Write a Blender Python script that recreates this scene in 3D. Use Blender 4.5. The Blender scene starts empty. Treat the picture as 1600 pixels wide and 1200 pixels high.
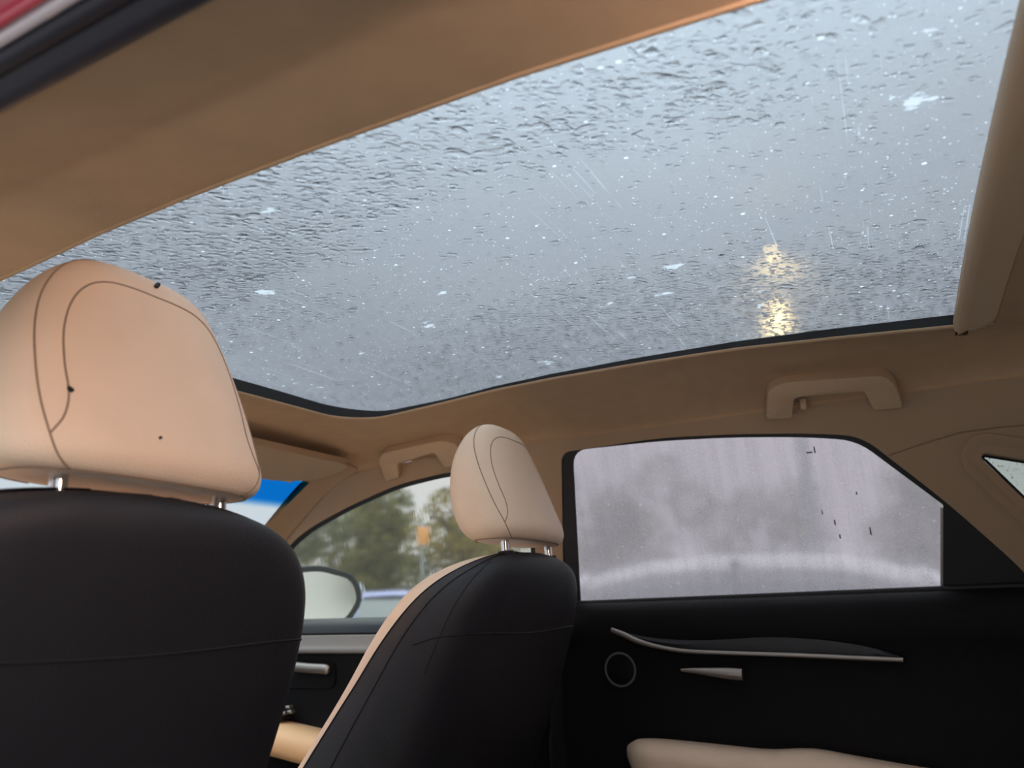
import bpy, bmesh, math, random
import numpy as np
from mathutils import Vector, Matrix
from mathutils.geometry import tessellate_polygon

random.seed(4); rng = np.random.default_rng(11)
scene = bpy.context.scene
COL = scene.collection
PI = math.pi

# ------------------------------------------------------------------ camera
# car axes: x to the right, y forward, z up; metres; ground at z = 0
FPX = 1153.0
_a = Vector((-2372, 420, FPX)).normalized()
_b = Vector((620, 336, FPX)); _b = (_b - _a * _a.dot(_b)).normalized()
_u = _a.cross(_b)
if _u.y > 0: _u = -_u
CAM = Vector((-0.75, 0.0, 1.13))
def cam2world(v): return Vector((_b.dot(v), _a.dot(v), _u.dot(v)))
cx, cy, cz = cam2world(Vector((1, 0, 0))), cam2world(Vector((0, -1, 0))), cam2world(Vector((0, 0, -1)))
cd = bpy.data.cameras.new('camera'); cam = bpy.data.objects.new('camera', cd); COL.objects.link(cam)
cam.matrix_world = Matrix(((cx.x, cy.x, cz.x, CAM.x), (cx.y, cy.y, cz.y, CAM.y), (cx.z, cy.z, cz.z, CAM.z), (0, 0, 0, 1)))
cd.sensor_width = 36; cd.lens = FPX / 1600 * 36; cd.clip_start = 0.01; cd.clip_end = 500
cd.dof.use_dof = True; cd.dof.focus_distance = 0.95; cd.dof.aperture_fstop = 5.6
scene.camera = cam

# ------------------------------------------------------------------ sky and exposure
SKY = 3.0
w = bpy.data.worlds.new('overcast_sky'); scene.world = w; w.use_nodes = True
nt = w.node_tree; nt.nodes.clear()
o_ = nt.nodes.new('ShaderNodeOutputWorld'); bg = nt.nodes.new('ShaderNodeBackground')
tc = nt.nodes.new('ShaderNodeTexCoord'); sp = nt.nodes.new('ShaderNodeSeparateXYZ')
cr = nt.nodes.new('ShaderNodeValToRGB')
cr.color_ramp.elements[0].position = 0.0; cr.color_ramp.elements[0].color = (.30, .29, .31, 1)
cr.color_ramp.elements[1].position = .85; cr.color_ramp.elements[1].color = (1.34, 1.50, 1.62, 1)
e = cr.color_ramp.elements.new(.28); e.color = (.285, .278, .305, 1)
e = cr.color_ramp.elements.new(.55); e.color = (.60, .635, .68, 1)
cn = nt.nodes.new('ShaderNodeTexNoise'); cn.inputs['Scale'].default_value = 2.2; cn.inputs['Detail'].default_value = 4
cm = nt.nodes.new('ShaderNodeMapRange'); cm.inputs['To Min'].default_value = .82; cm.inputs['To Max'].default_value = 1.18
cx_ = nt.nodes.new('ShaderNodeMix'); cx_.data_type = 'RGBA'; cx_.blend_type = 'MULTIPLY'; cx_.inputs['Factor'].default_value = 1
nt.links.new(tc.outputs['Generated'], sp.inputs[0]); nt.links.new(sp.outputs['Z'], cr.inputs[0])
nt.links.new(tc.outputs['Generated'], cn.inputs['Vector']); nt.links.new(cn.outputs['Fac'], cm.inputs['Value'])
nt.links.new(cr.outputs[0], cx_.inputs[6]); nt.links.new(cm.outputs[0], cx_.inputs[7])
nt.links.new(cx_.outputs[2], bg.inputs[0]); bg.inputs[1].default_value = SKY
nt.links.new(bg.outputs[0], o_.inputs[0])
vs = scene.view_settings
vs.view_transform = 'Standard'; vs.look = 'None'; vs.exposure = 0.15; vs.gamma = 1.0; vs.use_curve_mapping = False
scene.cycles.transparent_max_bounces = 24
scene.cycles.max_bounces = 14
scene.cycles.transmission_bounces = 14

# ------------------------------------------------------------------ pixel rays on to the car's real planes
def ray(px, py): return cam2world(Vector((px - 800, py - 600, FPX)))
def onx(px, py, x):
    d = ray(px, py); return CAM + d * ((x - CAM.x) / d.x)
SX0, SZ0, SK = .70, 1.136, .34                      # the glazed side leans in: x = SX0 - SK (z - SZ0)
def side_x(z): return SX0 - SK * (z - SZ0)
def onside(px, py):
    d = ray(px, py); n = Vector((1, 0, SK))
    s = n.dot(Vector((SX0, 0, SZ0)) - CAM) / n.dot(d); p = CAM + d * s
    return (p.y, p.z)

# ------------------------------------------------------------------ materials
def mat(name, col, rough=.5, metal=0., bump=0., bscale=400., var=0., vscale=6., coat=0., spec=.5, emit=None):
    m = bpy.data.materials.new(name); m.use_nodes = True; t = m.node_tree; b = t.nodes['Principled BSDF']
    b.inputs['Base Color'].default_value = (*col, 1); b.inputs['Roughness'].default_value = rough
    b.inputs['Metallic'].default_value = metal; b.inputs['Specular IOR Level'].default_value = spec
    b.inputs['Coat Weight'].default_value = coat; b.inputs['Coat Roughness'].default_value = .05
    tc = t.nodes.new('ShaderNodeTexCoord')
    if bump:
        n = t.nodes.new('ShaderNodeTexNoise'); n.inputs['Scale'].default_value = bscale; n.inputs['Detail'].default_value = 3
        bp = t.nodes.new('ShaderNodeBump'); bp.inputs['Strength'].default_value = bump; bp.inputs['Distance'].default_value = .002
        t.links.new(tc.outputs['Object'], n.inputs['Vector']); t.links.new(n.outputs['Fac'], bp.inputs['Height'])
        t.links.new(bp.outputs[0], b.inputs['Normal'])
    if var:
        n = t.nodes.new('ShaderNodeTexNoise'); n.inputs['Scale'].default_value = vscale; n.inputs['Detail'].default_value = 5
        mr = t.nodes.new('ShaderNodeMapRange'); mr.inputs['From Min'].default_value = .3; mr.inputs['From Max'].default_value = .7
        mr.inputs['To Min'].default_value = 1 - var; mr.inputs['To Max'].default_value = 1 + var
        mx = t.nodes.new('ShaderNodeMix'); mx.data_type = 'RGBA'; mx.blend_type = 'MULTIPLY'; mx.inputs['Factor'].default_value = 1
        mx.inputs[6].default_value = (*col, 1)
        t.links.new(tc.outputs['Object'], n.inputs['Vector']); t.links.new(n.outputs['Fac'], mr.inputs['Value'])
        t.links.new(mr.outputs[0], mx.inputs[7]); t.links.new(mx.outputs[2], b.inputs['Base Color'])
    if emit:
        b.inputs['Emission Color'].default_value = (*emit[0], 1); b.inputs['Emission Strength'].default_value = emit[1]
    return m
M = {}
M['headliner'] = mat('headliner_cloth', (.45, .30, .185), 1., bump=.5, bscale=1400, var=.04, vscale=30, spec=.1)
M['pillar'] = mat('beige_pillar_plastic', (.36, .245, .152), .6, bump=.25, bscale=900, spec=.3)
M['plastic'] = mat('beige_plastic', (.50, .345, .22), .5, bump=.15, bscale=900, spec=.3)
M['leather'] = mat('beige_leather', (.78, .585, .43), .48, bump=.35, bscale=700, var=.03, vscale=18, spec=.35)
M['lamplit_leather'] = mat('lamplit_leather', (.82, .50, .26), .48, bump=.35, bscale=700, spec=.35)  # beige armrest leather with warm lamp glow put into its colour
M['seam'] = mat('brown_stitch_line', (.27, .175, .12), .8)
M['black_leather'] = mat('black_leather', (.016, .0155, .019), .55, bump=.4, bscale=600, var=.08, vscale=25, spec=.4)
M['black_seam'] = mat('black_seam_line', (.004, .004, .005), .7)
M['black'] = mat('black_plastic', (.005, .005, .006), .55, bump=.2, bscale=800, spec=.35)
M['rubber'] = mat('black_rubber', (.012, .012, .014), .6, spec=.4)
M['weather'] = mat('dark_weatherstrip', (.018, .0175, .027), .5, spec=.3)
M['door_black'] = mat('black_door_vinyl', (.003, .003, .004), .65, bump=.35, bscale=700, spec=.18)
M['insert'] = mat('charcoal_door_insert', (.018, .019, .023), .5, spec=.4)
M['silver'] = mat('satin_silver_trim', (.34, .30, .27), .40, metal=.85)
M['chrome'] = mat('polished_steel', (.75, .75, .76), .15, metal=1.)
M['red'] = mat('red_car_paint', (.45, .006, .042), .35, coat=.6)
M['carpet'] = mat('dark_carpet', (.02, .019, .018), 1., bump=.6, bscale=900)
M['mark'] = mat('black_mark', (.006, .005, .005), .8)
M['asphalt'] = mat('wet_concrete', (.35, .325, .30), .5, bump=.5, bscale=60, var=.25, vscale=.7)
M['bark'] = mat('bark', (.07, .055, .04), .9, bump=.6, bscale=20)
M['tyre'] = mat('tyre_rubber', (.015, .015, .015), .8)
M['car_glass'] = mat('dark_car_glass', (.05, .055, .06), .08, spec=.6)
M['silver_paint'] = mat('silver_car_paint', (.92, .92, .94), .3, metal=.0, coat=1.)
M['blue_paint'] = mat('blue_car_paint', (.10, .13, .42), .3, coat=1.)
M['pale_paint'] = mat('pale_blue_car_paint', (.50, .55, .72), .3, coat=1.)
M['wheel'] = mat('alloy_wheel', (.4, .4, .41), .35, metal=.8)
M['lamp_red'] = mat('red_tail_lamp', (.5, .03, .02), .3)
M['headlamp'] = mat('lit_headlamp', (.9, .85, .7), .3, emit=((1, .86, .55), 9))
M['steel'] = mat('galvanised_steel', (.30, .31, .32), .5, metal=.7)
M['street_light'] = mat('warm_street_light', (.9, .8, .5), .4, emit=((1, .66, .24), 58))
M['orange'] = mat('orange_sign', (.62, .27, .08), .5)

def leaf_mat(name, col):
    m = bpy.data.materials.new(name); m.use_nodes = True; t = m.node_tree; t.nodes.clear()
    o = t.nodes.new('ShaderNodeOutputMaterial'); d = t.nodes.new('ShaderNodeBsdfDiffuse'); tr = t.nodes.new('ShaderNodeBsdfTranslucent')
    mx = t.nodes.new('ShaderNodeMixShader'); mx.inputs[0].default_value = .35
    n = t.nodes.new('ShaderNodeTexNoise'); n.inputs['Scale'].default_value = 1.1
    tcn = t.nodes.new('ShaderNodeTexCoord'); r = t.nodes.new('ShaderNodeValToRGB')
    r.color_ramp.elements[0].position = .35; r.color_ramp.elements[0].color = (*[c * .6 for c in col], 1)
    r.color_ramp.elements[1].position = .65; r.color_ramp.elements[1].color = (*[min(1, c * 1.5) for c in col], 1)
    t.links.new(tcn.outputs['Object'], n.inputs['Vector']); t.links.new(n.outputs['Fac'], r.inputs[0])
    t.links.new(r.outputs[0], d.inputs[0]); t.links.new(r.outputs[0], tr.inputs[0])
    t.links.new(d.outputs[0], mx.inputs[1]); t.links.new(tr.outputs[0], mx.inputs[2]); t.links.new(mx.outputs[0], o.inputs[0])
    return m
M['leaf_olive'] = leaf_mat('olive_leaves', (.12, .10, .032))
M['leaf_ochre'] = leaf_mat('ochre_leaves', (.20, .15, .045))
M['leaf_grey'] = leaf_mat('grey_green_leaves', (.14, .135, .07))

class G:
    """tiny node helper"""
    def __init__(s, name):
        s.m = bpy.data.materials.new(name); s.m.use_nodes = True; s.t = s.m.node_tree; s.t.nodes.clear()
        s.out = s.n('ShaderNodeOutputMaterial')
    def n(s, typ, **kw):
        x = s.t.nodes.new(typ)
        for k, v in kw.items():
            if k.startswith('i_'):
                key = k[2:].replace('_', ' '); x.inputs[key].default_value = v
            else: setattr(x, k, v)
        return x
    def l(s, a, b): s.t.links.new(a, b)
    def math(s, op, a, b=None, c=None, clamp=False):
        x = s.n('ShaderNodeMath', operation=op, use_clamp=clamp)
        for i, v in enumerate((a, b, c)):
            if v is None: continue
            if hasattr(v, 'is_linked'): s.l(v, x.inputs[i])
            else: x.inputs[i].default_value = v
        return x.outputs[0]
    def ramp(s, v, a, b, lo=0., hi=1.):
        x = s.n('ShaderNodeMapRange', interpolation_type='SMOOTHSTEP')
        s.l(v, x.inputs['Value'])
        for k, q in (('From Min', a), ('From Max', b), ('To Min', lo), ('To Max', hi)): x.inputs[k].default_value = q
        return x.outputs[0]
    def vec(s, coord, scale=(1, 1, 1), rot=(0, 0, 0), loc=(0, 0, 0)):
        x = s.n('ShaderNodeMapping'); s.l(coord, x.inputs['Vector'])
        x.inputs['Scale'].default_value = scale; x.inputs['Rotation'].default_value = rot; x.inputs['Location'].default_value = loc
        return x.outputs[0]
    def noise(s, v, scale, detail=3., rough=.5, dist=0.):
        x = s.n('ShaderNodeTexNoise'); s.l(v, x.inputs['Vector'])
        x.inputs['Scale'].default_value = scale; x.inputs['Detail'].default_value = detail
        x.inputs['Roughness'].default_value = rough; x.inputs['Distortion'].default_value = dist
        return x.outputs['Fac']
    def mix(s, f, a, b):
        x = s.n('ShaderNodeMixShader')
        if hasattr(f, 'is_linked'): s.l(f, x.inputs[0])
        else: x.inputs[0].default_value = f
        s.l(a, x.inputs[1]); s.l(b, x.inputs[2]); return x.outputs[0]
    def transp(s, c): return s.n('ShaderNodeBsdfTransparent', i_Color=(*c, 1)).outputs[0]

def clear_glass(name, tint, refl=.6):
    g = G(name); fr = g.n('ShaderNodeFresnel', i_IOR=1.45)
    gl = g.n('ShaderNodeBsdfGlossy', i_Roughness=.02)
    sh = g.mix(g.math('MULTIPLY', fr.outputs[0], refl), g.transp(tint), gl.outputs[0]); g.l(sh, g.out.inputs[0]); return g.m
M['pass'] = clear_glass('outer_glass_face', (1, 1, 1), 0.)

def sunroof_glass():
    g = G('dark_tinted_dusty_sunroof_glass'); tcn = g.n('ShaderNodeTexCoord'); P = tcn.outputs['Object']
    T = (.188, .205, .219)
    clear = g.transp(T)
    # thin wet film that blurs what lies behind it
    film_n = g.noise(P, 60, 4, .6)
    bump = g.n('ShaderNodeBump', i_Strength=.10, i_Distance=.004); g.l(film_n, bump.inputs['Height'])
    rf = g.n('ShaderNodeBsdfRefraction', i_IOR=1.05, i_Roughness=.95, i_Color=(*T, 1)); g.l(bump.outputs[0], rf.inputs['Normal'])
    rf2 = g.n('ShaderNodeBsdfRefraction', i_IOR=1.05, i_Roughness=.36, i_Color=(*T, 1)); g.l(bump.outputs[0], rf2.inputs['Normal'])
    patch = g.ramp(g.noise(P, 7, 4, .6), .35, .7, .28, .5)
    body = g.mix(patch, g.mix(.07, rf2.outputs[0], clear), rf.outputs[0])
    # dust specks, dried spots, hair-line scratches: pale residue that scatters light
    vor = g.n('ShaderNodeTexVoronoi', i_Scale=95.); g.l(P, vor.inputs['Vector'])
    hsh = g.n('ShaderNodeSeparateColor'); g.l(vor.outputs['Color'], hsh.inputs[0])
    size = g.math('MULTIPLY', g.math('POWER', hsh.outputs[0], 9.), .24)
    spot = g.math('LESS_THAN', vor.outputs['Distance'], size)
    vor2 = g.n('ShaderNodeTexVoronoi', i_Scale=330.); g.l(P, vor2.inputs['Vector'])
    hs2 = g.n('ShaderNodeSeparateColor'); g.l(vor2.outputs['Color'], hs2.inputs[0])
    spot2 = g.math('LESS_THAN', vor2.outputs['Distance'], g.math('MULTIPLY', g.math('POWER', hs2.outputs[1], 8.), .34))
    blot = g.ramp(g.noise(g.vec(P, (1, .7, 1), (0, 0, .4)), 21, 5, .62), .665, .70)
    scr = None
    for k, (rot, loc) in enumerate(((.3, 0), (1.1, 3.1), (2.05, 7.7), (2.7, 5.3), (.75, 9.9))):
        nn = g.noise(g.vec(P, (1.6, 280, 1), (0, 0, rot), (loc, loc * .7, 0)), 1.0, 1.5, .5)
        ln = g.math('MULTIPLY', g.ramp(nn, .71, .73), g.ramp(g.noise(g.vec(P, (1, 1, 1), (0, 0, 0), (loc, 0, 0)), 9, 2), .5, .62))
        scr = ln if scr is None else g.math('MAXIMUM', scr, ln)
    fine = g.ramp(g.noise(P, 900, 2), .55, .80, 0, .34)
    dirt = g.math('MAXIMUM', g.math('MAXIMUM', spot, spot2), g.math('MAXIMUM', g.math('MULTIPLY', blot, .7), g.math('MULTIPLY', scr, .30)))
    dirt = g.math('MAXIMUM', dirt, fine)
    tl = g.n('ShaderNodeBsdfTranslucent', i_Color=(.44, .50, .53, 1))
    body = g.mix(g.math('MULTIPLY', dirt, .60), body, tl.outputs[0])
    fr = g.n('ShaderNodeFresnel', i_IOR=1.45); gl = g.n('ShaderNodeBsdfGlossy', i_Roughness=.3)
    body = g.mix(g.math('MULTIPLY', fr.outputs[0], .02), body, gl.outputs[0])
    g.l(body, g.out.inputs[0]); return g.m
M['sunroof'] = sunroof_glass()

def privacy_glass():
    g = G('fogged_privacy_glass'); tcn = g.n('ShaderNodeTexCoord'); P = tcn.outputs['Object']
    T = (.635, .612, .622)
    streak = g.noise(g.vec(P, (1, 60, 3)), 1., 4, .6)
    bump = g.n('ShaderNodeBump', i_Strength=.03, i_Distance=.004); g.l(streak, bump.inputs['Height'])
    rf = g.n('ShaderNodeBsdfRefraction', i_IOR=1.08, i_Roughness=.24); g.l(bump.outputs[0], rf.inputs['Normal'])
    v = g.ramp(streak, .3, .7, .94, 1.05)
    col = g.n('ShaderNodeMix', data_type='RGBA', blend_type='MULTIPLY'); col.inputs['Factor'].default_value = 1; col.inputs[6].default_value = (*T, 1); g.l(v, col.inputs[7])
    g.l(col.outputs[2], rf.inputs['Color'])
    body = g.mix(.88, g.transp(T), rf.outputs[0])
    mist = g.ramp(g.noise(P, 300, 3, .6), .3, .8, .46, .58)
    vor = g.n('ShaderNodeTexVoronoi', i_Scale=110.); g.l(P, vor.inputs['Vector'])
    hsh = g.n('ShaderNodeSeparateColor'); g.l(vor.outputs['Color'], hsh.inputs[0])
    spot = g.math('LESS_THAN', vor.outputs['Distance'], g.math('MULTIPLY', g.math('POWER', hsh.outputs[0], 20.), .30))
    tl = g.n('ShaderNodeBsdfTranslucent', i_Color=(.44, .42, .435, 1))
    body = g.mix(g.math('MULTIPLY', g.math('MAXIMUM', mist, spot), .6), body, tl.outputs[0])
    g.l(body, g.out.inputs[0]); return g.m
M['privacy'] = privacy_glass()

def side_glass():
    g = G('rain_streaked_front_side_glass'); tcn = g.n('ShaderNodeTexCoord'); P = tcn.outputs['Object']
    T = (.80, .82, .78)
    streak = g.noise(g.vec(P, (1, 55, 7)), 1., 3, .6)
    bump = g.n('ShaderNodeBump', i_Strength=.12, i_Distance=.004); g.l(streak, bump.inputs['Height'])
    rf = g.n('ShaderNodeBsdfRefraction', i_IOR=1.08, i_Roughness=.13, i_Color=(*T, 1)); g.l(bump.outputs[0], rf.inputs['Normal'])
    body = rf.outputs[0]
    tl = g.n('ShaderNodeBsdfTranslucent', i_Color=(.6, .62, .58, 1))
    body = g.mix(.03, body, tl.outputs[0])
    g.l(body, g.out.inputs[0]); return g.m
M['front_glass'] = side_glass()

def quarter_glass():
    g = G('spotted_quarter_glass'); tcn = g.n('ShaderNodeTexCoord'); P = tcn.outputs['Object']
    sp = g.ramp(g.noise(P, 190, 3, .6), .60, .68)
    tl = g.n('ShaderNodeBsdfTranslucent', i_Color=(.55, .57, .54, 1))
    body = g.mix(.55, g.transp((.34, .35, .33)), tl.outputs[0])
    body = g.mix(g.math('MULTIPLY', sp, .7), body, g.transp((.10, .10, .09)))
    g.l(body, g.out.inputs[0]); return g.m
M['quarter'] = quarter_glass()

def windshield_glass():
    g = G('windshield_with_blue_shade_band'); tcn = g.n('ShaderNodeTexCoord')
    s = g.n('ShaderNodeSeparateXYZ'); g.l(tcn.outputs['Object'], s.inputs[0])
    f = g.ramp(s.outputs['Z'], 1.372, 1.392)
    mx = g.n('ShaderNodeMix', data_type='RGBA'); g.l(f, mx.inputs['Factor']); mx.inputs[6].default_value = (.78, .84, .84, 1); mx.inputs[7].default_value = (.05, .40, .74, 1)
    t = g.n('ShaderNodeBsdfTransparent'); g.l(mx.outputs[2], t.inputs[0]); g.l(t.outputs[0], g.out.inputs[0]); return g.m
M['windshield'] = windshield_glass()

def water():
    g = G('rain_water'); gl = g.n('ShaderNodeBsdfGlass', i_IOR=1.33, i_Roughness=0.)
    g.l(gl.outputs[0], g.out.inputs[0]); return g.m
M['water'] = water()
def mirror_mat():
    g = G('mirror_glass'); gl = g.n('ShaderNodeBsdfGlossy', i_Roughness=.12, i_Color=(.8, .84, .8, 1)); g.l(gl.outputs[0], g.out.inputs[0]); return g.m
M['mirror'] = mirror_mat()

# ------------------------------------------------------------------ helpers
def mesh_obj(name, verts, faces, m, parent=None, smooth=True, angle=None):
    me = bpy.data.meshes.new(name); me.from_pydata([tuple(v) for v in verts], [], faces); me.update()
    for x in (m if isinstance(m, (list, tuple)) else [m]): me.materials.append(M[x] if isinstance(x, str) else x)
    bm = bmesh.new(); bm.from_mesh(me); bmesh.ops.recalc_face_normals(bm, faces=bm.faces); bm.to_mesh(me); bm.free()
    if smooth: me.polygons.foreach_set('use_smooth', [True] * len(me.polygons))
    o = bpy.data.objects.new(name, me); COL.objects.link(o)
    if smooth and angle:
        me.set_sharp_from_angle(angle=math.radians(angle))
    if parent: o.parent = parent
    return o
def empty(name, loc=(0, 0, 0)):
    o = bpy.data.objects.new(name, None); COL.objects.link(o); o.location = loc; o.empty_display_size = .1; return o
def put(o, parent):                                   # parent while keeping the world place
    o.parent = parent; o.matrix_parent_inverse = Matrix.Translation(parent.location).inverted(); return o
def tag(o, label=None, cat=None, group=None, kind=None):
    for k, v in (('label', label), ('category', cat), ('group', group), ('kind', kind)):
        if v: o[k] = v
    return o
def struct(o, label, cat=None): return tag(o, label, cat, kind='structure')

def cr_eval(P, t):                                    # Catmull-Rom through the rows of P, t in 0..1
    n = len(P); x = min(max(t, 0), 1) * (n - 1); i = min(int(x), n - 2); f = x - i
    p1, p2 = P[i], P[i + 1]
    p0 = P[i - 1] if i else 2 * p1 - p2
    p3 = P[i + 2] if i + 2 < n else 2 * p2 - p1
    return .5 * (2 * p1 + (p2 - p0) * f + (2 * p0 - 5 * p1 + 4 * p2 - p3) * f * f + (3 * p1 - p0 - 3 * p2 + p3) * f ** 3)
def curve(pts, n=24): 
    P = [np.array(p, float) for p in pts]; return [cr_eval(P, k / (n - 1)) for k in range(n)]

def tube(name, pts, r, m, parent=None, seg=8, flat=None, caps=True):
    pts = [Vector(p) for p in pts]; V, F = [], []
    R_ = r if isinstance(r, (list, tuple)) else [r] * len(pts)
    up = None
    for i, p in enumerate(pts):
        d = (pts[min(i + 1, len(pts) - 1)] - pts[max(i - 1, 0)]).normalized()
        if up is None: up = Vector((0, 0, 1)) if abs(d.z) < .9 else Vector((1, 0, 0))
        s = d.cross(up).normalized(); up = s.cross(d).normalized()
        for k in range(seg):
            a = 2 * PI * k / seg; fx, fy = flat if flat else (1, 1)
            V.append(p + s * (math.cos(a) * R_[i] * fx) + up * (math.sin(a) * R_[i] * fy))
    n = len(pts)
    for i in range(n - 1):
        for k in range(seg):
            F.append((i * seg + k, i * seg + (k + 1) % seg, (i + 1) * seg + (k + 1) % seg, (i + 1) * seg + k))
    if caps: F.append(tuple(range(seg))); F.append(tuple(range((n - 1) * seg, n * seg)))
    return mesh_obj(name, V, F, m, parent, angle=50)

def plate(name, outer, holes, place, thick, m, parent=None, smooth=False):
    """flat panel with holes; outer/holes are 2-D loops, place((a,b), depth) -> world point"""
    loops = [outer] + list(holes); flat = [p for L in loops for p in L]
    tris = tessellate_polygon([[Vector((p[0], p[1], 0)) for p in L] for L in loops])
    n = len(flat); V = [place(p, 0) for p in flat] + [place(p, thick) for p in flat]
    F = [tuple(t) for t in tris] + [tuple(i + n for i in reversed(t)) for t in tris]
    k = 0
    for L in loops:
        c = len(L)
        for i in range(c): F.append((k + i, k + (i + 1) % c, n + k + (i + 1) % c, n + k + i))
        k += c
    return mesh_obj(name, V, F, m, parent, smooth=smooth)

def extrude_profile(name, prof, ys, m, parent=None, axis='y', closed=False, angle=40):
    """prof: list of (x,z) or f(y)->list; swept along y"""
    V, F = [], []; n = None
    for y in ys:
        P = prof(y) if callable(prof) else prof; n = len(P)
        V += [Vector((p[0], y, p[1])) for p in P]
    for i in range(len(ys) - 1):
        for k in range(n if closed else n - 1):
            F.append((i * n + k, i * n + (k + 1) % n, (i + 1) * n + (k + 1) % n, (i + 1) * n + k))
    if closed: F += [tuple(range(n)), tuple(range((len(ys) - 1) * n, len(ys) * n))]
    return mesh_obj(name, V, F, m, parent, angle=angle)

def rbox(name, size, loc, m, parent=None, bevel=.01, seg=3, rot=(0, 0, 0), taper=None):
    bm = bmesh.new(); bmesh.ops.create_cube(bm, size=1)
    for v in bm.verts: v.co = Vector((v.co.x * size[0], v.co.y * size[1], v.co.z * size[2]))
    if taper:
        for v in bm.verts: taper(v.co)
    bmesh.ops.bevel(bm, geom=list(bm.edges), offset=bevel, segments=seg, affect='EDGES', profile=.5)
    me = bpy.data.meshes.new(name); bm.to_mesh(me); bm.free(); me.materials.append(M[m])
    me.polygons.foreach_set('use_smooth', [True] * len(me.polygons)); me.set_sharp_from_angle(angle=math.radians(45))
    o = bpy.data.objects.new(name, me); COL.objects.link(o)
    mt = Matrix.Translation(loc) @ Matrix.Rotation(rot[2], 4, 'Z') @ Matrix.Rotation(rot[1], 4, 'Y') @ Matrix.Rotation(rot[0], 4, 'X')
    me.transform(mt)
    if parent: o.parent = parent
    return o

class Loft:
    """smooth surface through rings of control points (closed round each ring unless open_u)"""
    def __init__(s, rings): s.R = [[np.array(p, float) for p in r] for r in rings]; s.n = len(s.R[0])
    def ring(s, v): return [cr_eval([r[k] for r in s.R], v) for k in range(s.n)]
    def at(s, u, v, ring=None):
        P = ring or s.ring(v); n = s.n; x = (u % 1) * n; i = int(x) % n; f = x - int(x)
        p0, p1, p2, p3 = P[(i - 1) % n], P[i], P[(i + 1) % n], P[(i + 2) % n]
        return .5 * (2 * p1 + (p2 - p0) * f + (2 * p0 - 5 * p1 + 4 * p2 - p3) * f * f + (3 * p1 - p0 - 3 * p2 + p3) * f ** 3)
    def mesh(s, name, m, parent, u0=0., u1=1., nu=64, nv=48, v0=0., v1=1., cap0=True, cap1=True):
        fn = callable(u0); full = (not fn) and abs(u1 - u0 - 1) < 1e-6; V, F = [], []; c = nu if full else nu + 1
        for j in range(nv + 1):
            v = v0 + (v1 - v0) * j / nv; P = s.ring(v)
            a0, a1 = (u0(v), u1(v)) if fn else (u0, u1)
            V += [s.at(a0 + (a1 - a0) * k / nu, v, P) for k in range(c)]
        for j in range(nv):
            for k in range(nu): F.append((j * c + k, j * c + (k + 1) % c, (j + 1) * c + (k + 1) % c, (j + 1) * c + k))
        if full and cap0: F.append(tuple(range(c)))
        if full and cap1: F.append(tuple(range(nv * c, (nv + 1) * c)))
        return mesh_obj(name, V, F, m, parent, angle=60)
    def normal(s, u, v):
        du = s.at(u + .004, v) - s.at(u - .004, v); dv = s.at(u, min(v + .01, 1)) - s.at(u, max(v - .01, 0))
        n = np.cross(du, dv); return n / (np.linalg.norm(n) + 1e-12)
    def seam(s, name, uv, r, m, parent, n=40):
        uv = curve([(a, b, 0) for a, b in uv], n)
        return tube(name, [s.at(p[0], p[1]) for p in uv], r, m, parent, seg=6)

# ------------------------------------------------------------------ ceiling and sunroof
def interp(x, tab):
    return float(np.interp(x, [a for a, b in tab], [b for a, b in tab]))
CROWN = [(-.95, 1.44), (-.3, 1.477), (-.12, 1.493), (.04, 1.506), (.18, 1.5155), (.34, 1.5195), (.5, 1.520), (.62, 1.517), (.75, 1.508), (.88, 1.501), (.97, 1.4995), (1.2, 1.47)]
def crown(y): return interp(y, CROWN)
def tilt(x): return -.034 * (.40 - x) / .765
def lipz(x, y): return crown(y) + tilt(x) + .012 * (1 - ((x - .017) / .385) ** 2)
GAP = [(-.3, .022), (-.1, .020), (.24, .015), (.72, .010), (.85, .014), (.95, .024), (1.1, .024)]
def glassz(x, y): return crown(y) + tilt(x) + interp(y, GAP) + .014 * (1 - ((x - .017) / .385) ** 2)
XL, XR, YR, YF, RC = -.368, .400, -.166, .955, .10

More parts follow.
